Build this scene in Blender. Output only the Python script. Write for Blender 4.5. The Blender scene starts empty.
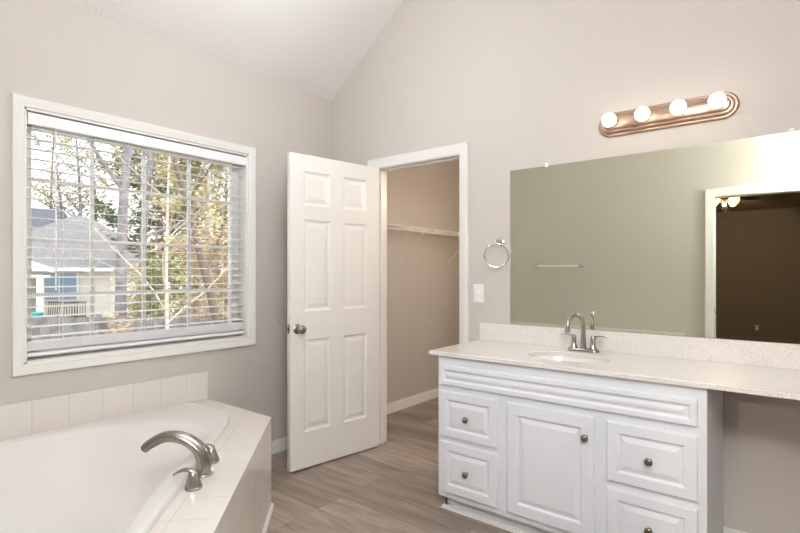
import bpy, bmesh, math, random
from mathutils import Vector, Matrix
random.seed(7)
pi = math.pi
S = bpy.context.scene
COL = S.collection

# ---------------------------------------------------------------- camera, sky, sun, exposure
YAW = math.radians(38.49)
CAM = Vector((2.901, -2.778, 1.279))
cd = bpy.data.cameras.new('camera'); cam = bpy.data.objects.new('camera', cd); COL.objects.link(cam)
cd.sensor_width = 36; cd.lens = 498.8 / 800 * 36; cd.shift_y = 6.0 / 800
cd.clip_start = 0.02; cd.clip_end = 200
cam.location = CAM; cam.rotation_euler = (pi / 2, 0, YAW)
S.camera = cam
S.view_settings.view_transform = 'Standard'; S.view_settings.look = 'None'
S.view_settings.gamma = 1; S.view_settings.exposure = -0.18
S.view_settings.use_curve_mapping = False
w = bpy.data.worlds.new('sky'); S.world = w; w.use_nodes = True
bg = w.node_tree.nodes['Background']
bg.inputs['Color'].default_value = (0.90, 0.95, 1.0, 1); bg.inputs['Strength'].default_value = 3.0

def lamp(kind, name, loc, energy, color=(1, 1, 1), size=0.1, target=None, **kw):
    d = bpy.data.lights.new(name, kind); d.energy = energy; d.color = color
    if kind == 'AREA': d.size = size
    elif kind != 'SUN': d.shadow_soft_size = size
    for k, v in kw.items(): setattr(d, k, v)
    o = bpy.data.objects.new(name, d); COL.objects.link(o); o.location = loc
    if target is not None:
        o.rotation_euler = (Vector(target) - Vector(loc)).to_track_quat('-Z', 'Y').to_euler()
    return o
lamp('SUN', 'sun', (6, 2, 12), 3.0, (1, 0.95, 0.86), target=(-3, -1.5, 0), angle=math.radians(3))
# photographer's flash beside the camera, bounced off the wall and vault above the doorway
lamp('SPOT', 'bounce_flash', (3.16, -2.60, 1.62), 1650, (0.87, 0.94, 1.02), 0.05, target=(3.32, -3.08, 2.75),
     spot_size=math.radians(72), spot_blend=0.4)
# added unseen fill light under the vault, brightens ceiling and room corner
lamp('POINT', 'vault_fill_light', (1.15, -1.1, 2.5), 20, (0.9, 0.95, 1.03), 0.15)
# added soft fill at the doorway's right jamb, lifts the lower walls
lamp('AREA', 'doorway_fill_light', (3.17, -2.86, 2.12), 28, (0.93, 0.97, 1), 0.3, target=(0.7, -.2, 1.0))
lamp('POINT', 'closet_fill_light', (1.4, 1.0, 2.0), 23, (1, 0.84, 0.66), 0.06)  # added unseen warm fill to brighten the closet walls

# ---------------------------------------------------------------- materials
def lin(c):
    return tuple(((x / 255) / 12.92 if x / 255 <= 0.04045 else ((x / 255 + 0.055) / 1.055) ** 2.4) for x in c) + (1,)
def mat(name, rgb, rough=0.5, metal=0, bump=0, bscale=60, vary=0, vscale=8, spec=0.5, emit=None, estr=0, rgb2=None, coat=0):
    m = bpy.data.materials.new(name); m.use_nodes = True
    nt = m.node_tree; n = nt.nodes; l = nt.links; b = n['Principled BSDF']
    c = lin(rgb)
    b.inputs['Base Color'].default_value = c; b.inputs['Roughness'].default_value = rough
    b.inputs['Metallic'].default_value = metal; b.inputs['Specular IOR Level'].default_value = spec
    b.inputs['Coat Weight'].default_value = coat
    tc = n.new('ShaderNodeTexCoord')
    if emit: b.inputs['Emission Color'].default_value = lin(emit); b.inputs['Emission Strength'].default_value = estr
    nz = n.new('ShaderNodeTexNoise'); nz.inputs['Scale'].default_value = vscale; nz.inputs['Detail'].default_value = 5
    l.new(tc.outputs['Object'], nz.inputs['Vector'])
    mx = n.new('ShaderNodeMix'); mx.data_type = 'RGBA'
    c2 = lin(rgb2) if rgb2 else tuple(x * (1 - vary) for x in c[:3]) + (1,)
    mx.inputs[6].default_value = c; mx.inputs[7].default_value = c2
    if rgb2:
        r = n.new('ShaderNodeMapRange'); r.inputs[1].default_value = 0.42; r.inputs[2].default_value = 0.58
        l.new(nz.outputs['Fac'], r.inputs[0]); l.new(r.outputs[0], mx.inputs[0])
    else: l.new(nz.outputs['Fac'], mx.inputs[0])
    l.new(mx.outputs[2], b.inputs['Base Color'])
    if bump:
        n2 = n.new('ShaderNodeTexNoise'); n2.inputs['Scale'].default_value = bscale; n2.inputs['Detail'].default_value = 4
        l.new(tc.outputs['Object'], n2.inputs['Vector'])
        bp = n.new('ShaderNodeBump'); bp.inputs['Strength'].default_value = bump; bp.inputs['Distance'].default_value = 0.01
        l.new(n2.outputs['Fac'], bp.inputs['Height']); l.new(bp.outputs['Normal'], b.inputs['Normal'])
    return m
def brick_mat(name, c1, c2, cm, bw, rh, mortar, offset, rough, bump=0.3, grain=None, spec=0.5):
    m = bpy.data.materials.new(name); m.use_nodes = True
    nt = m.node_tree; n = nt.nodes; l = nt.links; b = n['Principled BSDF']
    b.inputs['Roughness'].default_value = rough; b.inputs['Specular IOR Level'].default_value = spec
    uv = n.new('ShaderNodeTexCoord')
    br = n.new('ShaderNodeTexBrick'); br.offset = offset; br.offset_frequency = 2; br.squash = 1
    br.inputs['Scale'].default_value = 1; br.inputs['Brick Width'].default_value = bw
    br.inputs['Row Height'].default_value = rh; br.inputs['Mortar Size'].default_value = mortar
    br.inputs['Mortar Smooth'].default_value = 0.2
    br.inputs['Color1'].default_value = lin(c1); br.inputs['Color2'].default_value = lin(c2); br.inputs['Mortar'].default_value = lin(cm)
    l.new(uv.outputs['UV'], br.inputs['Vector'])
    out = br.outputs['Color']
    if grain:
        mp = n.new('ShaderNodeMapping'); mp.inputs['Scale'].default_value = (1.3, 11, 1)
        l.new(uv.outputs['UV'], mp.inputs['Vector'])
        # shift the grain plank by plank with the plank's own tone
        ad = n.new('ShaderNodeVectorMath'); ad.operation = 'MULTIPLY_ADD'
        l.new(br.outputs['Color'], ad.inputs[0]); ad.inputs[1].default_value = (40, 40, 40); l.new(mp.outputs[0], ad.inputs[2])
        nz = n.new('ShaderNodeTexNoise'); nz.inputs['Scale'].default_value = 1.6; nz.inputs['Detail'].default_value = 8
        nz.inputs['Roughness'].default_value = 0.62; nz.inputs['Distortion'].default_value = 0.6
        l.new(ad.outputs[0], nz.inputs['Vector'])
        cr = n.new('ShaderNodeMapRange'); cr.inputs[1].default_value = 0.3; cr.inputs[2].default_value = 0.7
        cr.inputs[3].default_value = 0.62; cr.inputs[4].default_value = 1.3
        l.new(nz.outputs['Fac'], cr.inputs[0])
        mu = n.new('ShaderNodeVectorMath'); mu.operation = 'SCALE'
        l.new(out, mu.inputs[0]); l.new(cr.outputs[0], mu.inputs['Scale']); out = mu.outputs[0]
    l.new(out, b.inputs['Base Color'])
    bp = n.new('ShaderNodeBump'); bp.invert = True; bp.inputs['Strength'].default_value = bump; bp.inputs['Distance'].default_value = 0.002
    l.new(br.outputs['Fac'], bp.inputs['Height']); l.new(bp.outputs['Normal'], b.inputs['Normal'])
    return m
M = {}
M['paint'] = mat('greige_wall_paint', (203, 195, 187), 0.6, bump=0.04, bscale=220, vary=0.02)
M['ceil'] = mat('textured_ceiling_paint', (229, 225, 220), 0.85, bump=0.5, bscale=75)
M['trim'] = mat('white_trim_paint', (238, 236, 231), 0.32, vary=0.02)
M['door'] = mat('white_door_paint', (238, 234, 228), 0.32, vary=0.02)
M['cab'] = mat('white_cabinet_lacquer', (236, 238, 243), 0.33, vary=0.015)
M['plastic'] = mat('white_plastic', (240, 240, 238), 0.35)
M['slat'] = mat('white_blind_vinyl', (247, 247, 248), 0.42)
M['acrylic'] = mat('white_tub_acrylic', (228, 225, 221), 0.35, spec=0.3)
M['china'] = mat('white_sink_china', (242, 240, 234), 0.1, coat=0.3)
M['nickel'] = mat('brushed_nickel', (166, 159, 152), 0.26, 1, bump=0.02, bscale=300)
M['pewter'] = mat('dark_nickel_knob', (150, 142, 132), 0.25, 1)
M['fixture'] = mat('brushed_bronze_fixture', (188, 160, 140), 0.38, 1)
M['chrome'] = mat('chrome', (215, 215, 215), 0.08, 1)
M['wire'] = mat('white_coated_wire', (232, 230, 224), 0.4)
M['dark'] = mat('dark_gap', (30, 28, 26), 0.7)
M['bulb'] = mat('frosted_bulb_glass', (255, 250, 240), 0.4, emit=(255, 243, 228), estr=5)
M['shade'] = mat('lit_frosted_shade', (255, 240, 215), 0.4, emit=(255, 214, 160), estr=2.2)
M['bedpaint'] = mat('brown_bedroom_paint', (112, 97, 84), 0.7, vary=0.05)
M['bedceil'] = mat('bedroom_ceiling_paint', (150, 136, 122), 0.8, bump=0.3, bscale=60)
M['fanwood'] = mat('dark_fan_wood', (70, 48, 34), 0.4)
M['mirror'] = mat('mirror_silver', (242, 246, 230), 0.0, 1)
M['tile'] = brick_mat('cream_ceramic_tile', (231, 224, 216), (228, 220, 212), (214, 206, 196), 0.158, 0.158, 0.0022, 0, 0.18, 0.25)
M['floor'] = brick_mat('greige_plank_floor', (166, 151, 139), (138, 123, 112), (84, 74, 66), 1.22, 0.178, 0.0012, 0.37, 0.4, 0.2, grain=True)
def quartz():
    m = bpy.data.materials.new('speckled_cream_quartz'); m.use_nodes = True
    n = m.node_tree.nodes; l = m.node_tree.links; b = n['Principled BSDF']
    b.inputs['Roughness'].default_value = 0.13
    tc = n.new('ShaderNodeTexCoord')
    prev = lin((234, 228, 223))
    mixes = []
    for sc, th, col in ((420, 0.63, (196, 184, 170)), (260, 0.66, (150, 140, 130)), (600, 0.62, (250, 248, 244))):
        nz = n.new('ShaderNodeTexNoise'); nz.inputs['Scale'].default_value = sc; nz.inputs['Detail'].default_value = 1
        l.new(tc.outputs['Object'], nz.inputs['Vector'])
        mr = n.new('ShaderNodeMapRange'); mr.inputs[1].default_value = th; mr.inputs[2].default_value = th + 0.03
        l.new(nz.outputs['Fac'], mr.inputs[0])
        mx = n.new('ShaderNodeMix'); mx.data_type = 'RGBA'; mx.inputs[7].default_value = lin(col)
        l.new(mr.outputs[0], mx.inputs[0])
        if mixes: l.new(mixes[-1].outputs[2], mx.inputs[6])
        else: mx.inputs[6].default_value = prev
        mixes.append(mx)
    l.new(mixes[-1].outputs[2], b.inputs['Base Color'])
    return m
M['quartz'] = quartz()
def glass():
    m = bpy.data.materials.new('window_glass'); m.use_nodes = True
    n = m.node_tree.nodes; l = m.node_tree.links; n.remove(n['Principled BSDF'])
    t = n.new('ShaderNodeBsdfTransparent'); t.inputs[0].default_value = (0.97, 0.985, 0.98, 1)
    g = n.new('ShaderNodeBsdfGlossy'); g.inputs['Roughness'].default_value = 0.0
    fr = n.new('ShaderNodeFresnel'); fr.inputs[0].default_value = 1.5
    mx = n.new('ShaderNodeMixShader'); l.new(fr.outputs[0], mx.inputs[0]); l.new(t.outputs[0], mx.inputs[1]); l.new(g.outputs[0], mx.inputs[2])
    l.new(mx.outputs[0], n['Material Output'].inputs[0]); return m
M['glass'] = glass()
# outside
M['ground'] = mat('leaf_strewn_ground', (176, 150, 120), 0.9, bump=0.6, bscale=14, rgb2=(130, 122, 84), vscale=3)
M['roof'] = mat('grey_asphalt_shingle', (140, 134, 132), 0.9, bump=0.5, bscale=20, rgb2=(120, 117, 120), vscale=6)
M['roof_shaded'] = mat('shaded_asphalt_shingle', (96, 98, 106), 0.9, bump=0.5, bscale=20)  # darker copy of the shingle, shade of the rear roof put into its colour
M['siding'] = mat('cream_siding', (230, 222, 212), 0.7)
M['hwhite'] = mat('white_house_trim', (240, 240, 238), 0.5)
M['bluepane'] = mat('pale_blue_window', (150, 174, 196), 0.15)
M['olive'] = mat('olive_shade_cloth', (124, 132, 118), 0.8)
M['teal'] = mat('teal_plastic', (40, 170, 165), 0.4)
M['chairs'] = mat('black_patio_metal', (45, 46, 50), 0.4)
M['fence'] = mat('weathered_grey_fence', (150, 148, 150), 0.85, rgb2=(126, 122, 122), vscale=4)
M['bark'] = mat('grey_bark', (150, 144, 146), 0.9, bump=0.8, bscale=12, rgb2=(124, 118, 122), vscale=5)
M['palebark'] = mat('pale_bark', (205, 194, 180), 0.9, bump=0.4, bscale=12)
M['brownbark'] = mat('brown_bark', (120, 104, 94), 0.9, bump=0.8, bscale=12)
for k, a, b2 in (('yellow', (214, 196, 132), (190, 180, 134)), ('green', (134, 142, 92), (160, 158, 104)), ('orange', (196, 158, 126), (186, 164, 128)),
                 ('evergreen', (84, 102, 76), (104, 120, 88)), ('tan', (200, 180, 150), (176, 160, 128))):
    M[k] = mat(k + '_leaves', a, 0.7, rgb2=b2, vscale=2.5)

# ---------------------------------------------------------------- mesh builder
class B:
    def __init__(s): s.v = []; s.f = []; s.uv = []
    def add(s, vs, fs, uvs=None):
        o = len(s.v); s.v += [tuple(x) for x in vs]
        for i, f in enumerate(fs):
            s.f.append([o + k for k in f]); s.uv.append(uvs[i] if uvs else None)
        return s
    def box(s, x0, x1, y0, y1, z0, z1, mtx=None):
        vs = [Vector((x, y, z)) for z in (z0, z1) for y in (y0, y1) for x in (x0, x1)]
        if mtx: vs = [mtx @ v for v in vs]
        return s.add(vs, [(0, 2, 3, 1), (4, 5, 7, 6), (0, 1, 5, 4), (1, 3, 7, 5), (3, 2, 6, 7), (2, 0, 4, 6)])
    def loft(s, rings, cap0=True, cap1=True, close=False):
        n = len(rings[0]); vs = [p for r in rings for p in r]; fs = []
        m = len(rings)
        for i in range(m if close else m - 1):
            for k in range(n):
                a, b = i * n + k, i * n + (k + 1) % n
                j = ((i + 1) % m) * n
                fs.append((a, b, j + (k + 1) % n, j + k))
        if cap0 and not close: fs.append(tuple(range(n))[::-1])
        if cap1 and not close: fs.append(tuple((m - 1) * n + k for k in range(n)))
        return s.add(vs, fs)
    def lathe(s, prof, mtx=None, n=24, cap0=True, cap1=True, sx=1, sy=1):
        rings = [[Vector((r * sx * math.cos(2 * pi * k / n), r * sy * math.sin(2 * pi * k / n), z)) for k in range(n)] for r, z in prof]
        if mtx: rings = [[mtx @ p for p in r] for r in rings]
        return s.loft(rings, cap0, cap1)
    def tube(s, pts, rad, n=12, closed=False, flat=None):
        pts = [Vector(p) for p in pts]; m = len(pts)
        rad = rad if isinstance(rad, (list, tuple)) else [rad] * m
        rings = []; up = None
        for i, p in enumerate(pts):
            if closed: t = (pts[(i + 1) % m] - pts[i - 1]).normalized()
            else: t = (pts[min(i + 1, m - 1)] - pts[max(i - 1, 0)]).normalized()
            if up is None:
                up = Vector((0, 0, 1)) if abs(t.z) < 0.9 else Vector((1, 0, 0))
            up = (up - t * up.dot(t)).normalized(); sd = t.cross(up)
            fl = flat[i] if flat else 1
            rings.append([p + (sd * math.cos(2 * pi * k / n) + up * fl * math.sin(2 * pi * k / n)) * rad[i] for k in range(n)])
        return s.loft(rings, close=closed)
    def obj(s, name, material, parent=None, bev=0, smooth=None, loc=None, uvfun=None):
        me = bpy.data.meshes.new(name); me.from_pydata(s.v, [], s.f); me.update()
        if uvfun:
            ul = me.uv_layers.new(name='UVMap')
            for p in me.polygons:
                for li in p.loop_indices:
                    ul.data[li].uv = uvfun(Vector(me.vertices[me.loops[li].vertex_index].co), p.normal)
        me.materials.append(material)
        if smooth is not None:
            me.shade_smooth(); me.set_sharp_from_angle(angle=math.radians(smooth))
        o = bpy.data.objects.new(name, me); COL.objects.link(o)
        if parent: o.parent = parent
        if loc: o.location = loc
        if bev:
            md = o.modifiers.new('bevel', 'BEVEL'); md.width = bev; md.segments = 2; md.limit_method = 'ANGLE'
        return o
def tag(o, label, cat, group=None, kind=None):
    o['label'] = label; o['category'] = cat
    if group: o['group'] = group
    if kind: o['kind'] = kind
    return o
def empty(name, loc, label, cat, group=None, kind=None, rz=0):
    o = bpy.data.objects.new(name, None); COL.objects.link(o); o.location = loc; o.rotation_euler = (0, 0, rz)
    o.empty_display_size = 0.1
    return tag(o, label, cat, group, kind)
def copy_tree(o, parent=None):
    c = o.copy(); COL.objects.link(c); c.parent = parent
    for ch in list(o.children): copy_tree(ch, c)
    return c
T = Matrix.Translation
def R(a, ax): return Matrix.Rotation(a, 4, ax)

# ---------------------------------------------------------------- room shell
XE = 3.45; YD = -3.08; ZC = 2.648; SL = 0.767; XR = XE / 2; ZR = ZC + SL * XR
def st(b, name, m, label, cat='wall', **k): return tag(b.obj(name, m, **k), label, cat, kind='structure')
def gable(b, y0, y1, x0, x1, zb):   # prism between heights zb and the vault over x0..x1
    xs = [x0] + ([XR] if x0 < XR < x1 else []) + [x1]
    zt = lambda x: ZC + SL * min(x, XE - x)
    ring = [(x0, zb), (x1, zb)] + [(x, zt(x)) for x in xs[::-1]]
    b.loft([[Vector((x, y0, z)) for x, z in ring], [Vector((x, y1, z)) for x, z in ring]])
floorb = B().box(-0.02, XE + 0.02, -8.7, 2.05, -0.05, 0)
st(floorb, 'floor', M['floor'], 'grey brown wood plank floor', 'floor', uvfun=lambda p, n: (p.x + 0.35, p.y + 0.05))
# wall with the window
WY0, WY1, WZ0, WZ1 = -2.028, -0.780, 0.838, 2.075
b = B().box(-0.15, 0, -3.2, WY0, 0, ZC + .05).box(-0.15, 0, WY1, 0.12, 0, ZC + .05).box(-0.15, 0, WY0, WY1, 0, WZ0).box(-0.15, 0, WY0, WY1, WZ1, ZC + .05)
st(b, 'wall_left', M['paint'], 'greige painted wall holding the window above the corner tub')
OX0, OX1, OZ = 0.455, 1.205, 2.065
b = B().box(0, OX0, 0, 0.12, 0, ZC); b.box(OX1, XE, 0, 0.12, 0, ZC); b.box(OX0, OX1, 0, 0.12, OZ, ZC); gable(b, 0, 0.12, 0, XE, ZC)
st(b, 'wall_back', M['paint'], 'greige gabled wall behind vanity, mirror and closet opening')
RX0, RX1, RZ = 2.24, 3.09, 2.05
b = B().box(0, RX0, YD - .12, YD, 0, ZC); b.box(RX1, XE, YD - .12, YD, 0, ZC); b.box(RX0, RX1, YD - .12, YD, RZ, ZC); gable(b, YD - .12, YD, 0, XE, ZC)
st(b, 'wall_front', M['paint'], 'greige wall with bedroom doorway and towel bar, seen in the mirror')
st(B().box(XE, XE + .12, -3.2, .12, 0, ZC + .05), 'wall_right', M['paint'], 'greige wall at the right end of the vanity')
b = B()
for x0, x1, z0, z1 in ((-.15, XR, ZC - .15 * SL, ZR), (XR, XE + .15, ZR, ZC - .15 * SL)):
    b.add([(x0, -3.25, z0), (x1, -3.25, z1), (x1, .14, z1), (x0, .14, z0), (x0, -3.25, z0 + .1), (x1, -3.25, z1 + .1), (x1, .14, z1 + .1), (x0, .14, z0 + .1)],
          [(0, 3, 2, 1), (4, 5, 6, 7), (0, 1, 5, 4), (1, 2, 6, 5), (2, 3, 7, 6), (3, 0, 4, 7)])
st(b, 'ceiling', M['ceil'], 'white textured vaulted bathroom ceiling', 'ceiling')
# closet
CY = 2.0
st(B().box(-.12, 0, .12, CY + .1, 0, 2.5), 'wall_closet_left', M['paint'], 'greige closet side wall carrying the wire shelf')
st(B().box(0, 1.9, CY, CY + .1, 0, 2.5), 'wall_closet_back', M['paint'], 'greige back wall of the closet')
st(B().box(1.9, 2.0, .12, CY + .1, 0, 2.5), 'wall_closet_right', M['paint'], 'greige right wall of the closet')
st(B().box(-.1, 2.0, .12, CY + .1, 2.44, 2.54), 'ceiling_closet', M['ceil'], 'flat white ceiling of the closet', 'ceiling')
# bedroom beyond the doorway
BX0, BX1, BY = -.6, 5.2, -8.6
st(B().box(BX0 - .1, -.02, BY, -3.2, -.05, 0).box(XE + .02, BX1 + .1, BY, -3.2, -.05, 0), 'floor_bedroom', M['floor'], 'plank floor at the sides of the bedroom', 'floor', uvfun=lambda p, n: (p.x, p.y))
st(B().box(BX0, BX1, BY - .1, BY, 0, 2.5), 'wall_bedroom_far', M['bedpaint'], 'dark brown bedroom wall opposite the doorway, seen in the mirror')
st(B().box(BX0 - .1, BX0, BY, -3.2, 0, 2.5), 'wall_bedroom_left', M['bedpaint'], 'dark brown side wall of the bedroom')
st(B().box(BX1, BX1 + .1, BY, -3.2, 0, 2.5), 'wall_bedroom_right', M['bedpaint'], 'dark brown right side wall of the bedroom')
st(B().box(BX0, -.15, -3.2, -3.1, 0, 2.5).box(XE + .12, BX1, -3.2, -3.1, 0, 2.5), 'wall_bedroom_near', M['bedpaint'], 'bedroom wall beside the bathroom')
st(B().box(BX0, BX1, BY, -3.2, 2.44, 2.54), 'ceiling_bedroom', M['bedceil'], 'dim bedroom ceiling, seen in the mirror', 'ceiling')

# casings: profiled frame swept around an opening (mitred)
def casing(pts, out, w, name, label, prof=None, closed=False, m=None, cat='trim', parent=None):
    """pts: inner corners in order; out: per corner outward direction (unnormalised, mitre); nrm: wall normal baked in prof"""
    pass
def frame_sweep(corners, diags, nrm, prof, closed):
    b = B(); n = len(prof); rings = []
    for c, d in zip(corners, diags):
        rings.append([Vector(c) + Vector(d) * u + Vector(nrm) * h for u, h in prof])
    b.loft(rings, close=closed)
    return b
PROF = [(0, 0), (0, .008), (.006, .012), (.018, .012), (.024, .016), (.044, .018), (.054, .022), (.062, .022), (.067, .016), (.067, 0)]
# closet door casing
c = [(1.19, -.0, 0), (1.19, 0, 2.047), (.463, 0, 2.047), (.463, 0, 0)]
b = frame_sweep(c, [(1, 0, 0), (1, 0, 1), (-1, 0, 1), (-1, 0, 0)], (0, -1, 0), PROF, False)
cas = st(b, 'trim_1', M['trim'], 'white moulded casing around the closet doorway', 'trim', smooth=35)
b = B().box(1.185, 1.206, -.001, .121, 0, 2.042).box(.454, .469, -.001, .121, 0, 2.042).box(.454, 1.206, -.001, .121, 2.042, 2.066)
b.box(.469, .481, .04, .075, 0, 2.042).box(1.173, 1.185, .04, .075, 0, 2.042).box(.481, 1.173, .04, .075, 2.03, 2.042)
jb = b.obj('door_jamb', M['trim'], cas, bev=.0015)
# rear doorway casing, both faces
c = [(RX0 + .015, YD, 0), (RX0 + .015, YD, RZ - .015), (RX1 - .015, YD, RZ - .015), (RX1 - .015, YD, 0)]
b = frame_sweep(c, [(-1, 0, 0), (-1, 0, 1), (1, 0, 1), (1, 0, 0)], (0, 1, 0), [(u * 1.12, h) for u, h in PROF], False)
cas2 = st(b, 'trim_2', M['trim'], 'white moulded casing around the bedroom doorway, seen in the mirror', 'trim', smooth=35)
b = B().box(RX0 - .001, RX0 + .02, YD - .121, YD + .001, 0, RZ - .02).box(RX1 - .02, RX1 + .001, YD - .121, YD + .001, 0, RZ - .02).box(RX0, RX1, YD - .121, YD + .001, RZ - .02, RZ + .001)
b.obj('door_jamb', M['trim'], cas2)
o = B().box(RX0 + .02, RX0 + .0215, YD - .05, YD - .022, .86, .92).obj('strike_plate', M['dark'], cas2); o['label'] = 'dark metal strike plate'

# baseboards
BP = [(0, 0), (.016, 0), (.016, .012), (.012, .02), (.012, .062), (.008, .074), (.006, .086), (0, .088)]
def baseboard(name, p0, p1, nrm, label):
    p0, p1, nv = Vector(p0), Vector(p1), Vector(nrm)
    rings = [[p + nv * u + Vector((0, 0, z)) for u, z in BP] for p in (p0, p1)]
    return st(B().loft(rings), name, M['trim'], label, 'baseboard', smooth=35)
baseboard('baseboard_left', (0, -1.079, 0), (0, 0, 0), (1, 0, 0), 'white baseboard between tub end and room corner')
baseboard('baseboard_back', (0, 0, 0), (.395, 0, 0), (0, -1, 0), 'white baseboard behind the open closet door')
baseboard('baseboard_knee', (2.632, 0, 0), (XE, 0, 0), (0, -1, 0), 'white baseboard under the open end of the countertop')
baseboard('baseboard_closet', (0, .12, 0), (0, CY, 0), (1, 0, 0), 'white baseboard along the closet side wall')
baseboard('baseboard_closet_back', (0, CY, 0), (1.9, CY, 0), (0, -1, 0), 'white baseboard along the closet back wall')
bb = baseboard('baseboard_bedroom', (BX0, BY, 0), (BX1, BY, 0), (0, 1, 0), 'dark baseboard on the far bedroom wall')
bb.data.materials[0] = M['bedpaint']

# ---------------------------------------------------------------- window
win = empty('window_1', (0, -1.39, 0.85), 'square white framed grid window above the corner tub', 'window', kind='structure')
def at(o, par):  # keep world placement under a parent
    o.parent = par; o.matrix_parent_inverse = Matrix.Identity(4); o.location = -Vector(par.location); return o
c = [(0, WY0, WZ0), (0, WY1, WZ0), (0, WY1, WZ1), (0, WY0, WZ1)]
b = frame_sweep(c, [(0, -1, -1), (0, 1, -1), (0, 1, 1), (0, -1, 1)], (1, 0, 0), [(u * .76, h) for u, h in PROF], True)
at(b.obj('window_casing', M['trim'], smooth=35), win)
b = B().box(-.15, .001, WY0 - .001, WY0 + .012, WZ0, WZ1).box(-.15, .001, WY1 - .012, WY1 + .001, WZ0, WZ1)
b.box(-.15, .001, WY0, WY1, WZ0 - .001, WZ0 + .014).box(-.15, .001, WY0, WY1, WZ1 - .012, WZ1 + .001)
at(b.obj('window_jamb', M['trim'], bev=.001), win)
a0, a1, c0, c1 = WY0 + .012, WY1 - .012, WZ0 + .014, WZ1 - .012
b = B().box(-.14, -.095, a0, a0 + .045, c0, c1).box(-.14, -.095, a1 - .05, a1, c0, c1).box(-.14, -.095, a0 + .045, a1 - .05, c0, c0 + .05).box(-.14, -.095, a0 + .045, a1 - .05, c1 - .05, c1)
sash = at(b.obj('window_sash', M['trim'], bev=.002), win)
b = B()
for y in (-1.69, -1.413, -1.133): b.box(-.128, -.110, y - .009, y + .009, c0 + .05, c1 - .05)
for z in (1.75, 1.447, 1.165): b.box(-.127, -.111, a0 + .045, a1 - .05, z - .009, z + .009)
at(b.obj('muntin_grid', M['trim']), win)
at(B().box(-.121, -.117, a0 + .04, a1 - .045, c0 + .045, c1 - .045).obj('window_glass', M['glass']), win)

# blind
bl = empty('window_blind', (-.05, -1.39, 2.0), 'white two inch slat blind lowered over the square window', 'blind')
y0, y1 = a0 + .006, a1 - .006
b = B().box(-.075, -.014, y0, y1, 2.012, 2.054)
at(b.obj('headrail', M['slat']), bl)
b = B().loft([[Vector((x, y, z)) for x, z in ((-.008, 1.996), (.002, 1.996), (.005, 2.0), (.005, 2.045), (.001, 2.054), (-.008, 2.054))] for y in (y0 - .003, y1 + .003)])
at(b.obj('valance', M['slat'], bev=.001), bl)
SX = -.043; tilt = math.radians(3)
slm = None; nsl = 22
for i in range(nsl):
    z = 1.985 - i * .0486
    if slm is None:
        b = B(); K = 6; ring = []
        for k in range(K + 1):
            u = -1 + 2 * k / K; ring.append((u * .025, .0022 * (1 - u * u)))
        ring2 = ring + [(u, h - .0022) for u, h in ring[::-1]]
        b.loft([[Vector((u, y, h)) for u, h in ring2] for y in (y0, y1)])
        slo = b.obj('slat', M['slat'], smooth=40); slm = slo.data
    else:
        slo = bpy.data.objects.new('slat', slm); COL.objects.link(slo)
    slo.parent = bl; slo.location = (SX + .05, 1.39, z - 2.0); slo.rotation_euler = (0, tilt, 0)
b = B().box(SX - .026, SX + .026, y0, y1, .868, .886)
at(b.obj('bottom_rail', M['slat'], bev=.003), bl)
b = B()
for k in range(9): b.box(SX - .025, SX + .025, y0, y1, .897 + k * .005, .901 + k * .005)
at(b.obj('stacked_slats', M['slat']), bl)
for y in (-1.86, -1.39, -.92):
    b = B()
    for x in (SX - .027, SX + .027): b.tube([(x, y, 2.01), (x, y, .88)], .0009, 5)
    at(b.obj('ladder_cord', M['slat']), bl)
b = B().tube([(.012, -1.90, 1.99), (.012, -1.90, 1.96)], .0025, 8).tube([(.012, -1.90, 1.965), (.013, -1.90, 1.19)], .0042, 8)
at(b.obj('tilt_wand', M['plastic'], smooth=40), bl)

# ---------------------------------------------------------------- closet door (six panel)
def rect_ring(u0, u1, v0, v1, h, f):
    return [f(u0, v0, h), f(u1, v0, h), f(u1, v1, h), f(u0, v1, h)]
def panel_slab(b, f, U, V, cells, H, prof, flip=False):
    """grid face at height H with moulded cells; prof = [(inset, height)...]"""
    for i in range(len(U) - 1):
        for j in range(len(V) - 1):
            u0, u1, v0, v1 = U[i], U[i + 1], V[j], V[j + 1]
            if (i, j) in cells:
                rings = [rect_ring(u0 + s, u1 - s, v0 + s, v1 - s, H + h, f) for s, h in prof]
                vs = [p for r in rings for p in r]; fs = []
                for k in range(len(rings) - 1):
                    for q in range(4):
                        fs.append((4 * k + q, 4 * k + (q + 1) % 4, 4 * k + 4 + (q + 1) % 4, 4 * k + 4 + q))
                e = 4 * (len(rings) - 1); fs.append((e, e + 1, e + 2, e + 3))
            else:
                vs = rect_ring(u0, u1, v0, v1, H, f); fs = [(0, 1, 2, 3)]
            if flip: fs = [t[::-1] for t in fs]
            b.add(vs, fs)
DW, DH, DT = .732, 2.032, .035
dang = math.radians(-99.3)
door = empty('door_1', (.507, -.015, .012), 'open white six panel closet door with round nickel knob', 'door', kind='structure', rz=dang)
# local: x along width from the hinge, y = 0 is the face towards the vanity
U = [0, .112, .112 + .205, DW - .308, DW - .101, DW]; V = [0, .232, .832, 1.015, 1.610, 1.705, 1.925, DH]
cells = {(i, j) for i in (1, 3) for j in (1, 3, 5)}
DP = [(0, 0), (.004, -.004), (.012, -.0085), (.018, -.009), (.024, -.009), (.048, -.003), (.05, -.0028)]
b = B()
panel_slab(b, lambda u, v, h: Vector((u, h, v)), U, V, cells, 0, DP, flip=False)
panel_slab(b, lambda u, v, h: Vector((u, -DT - h, v)), U, V, cells, 0, DP, flip=True)
b.add([(0, 0, 0), (DW, 0, 0), (DW, 0, DH), (0, 0, DH), (0, -DT, 0), (DW, -DT, 0), (DW, -DT, DH), (0, -DT, DH)],
      [(0, 4, 5, 1), (1, 5, 6, 2), (2, 6, 7, 3), (3, 7, 4, 0)])
leaf = b.obj('door_leaf', M['door'], door)
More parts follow.
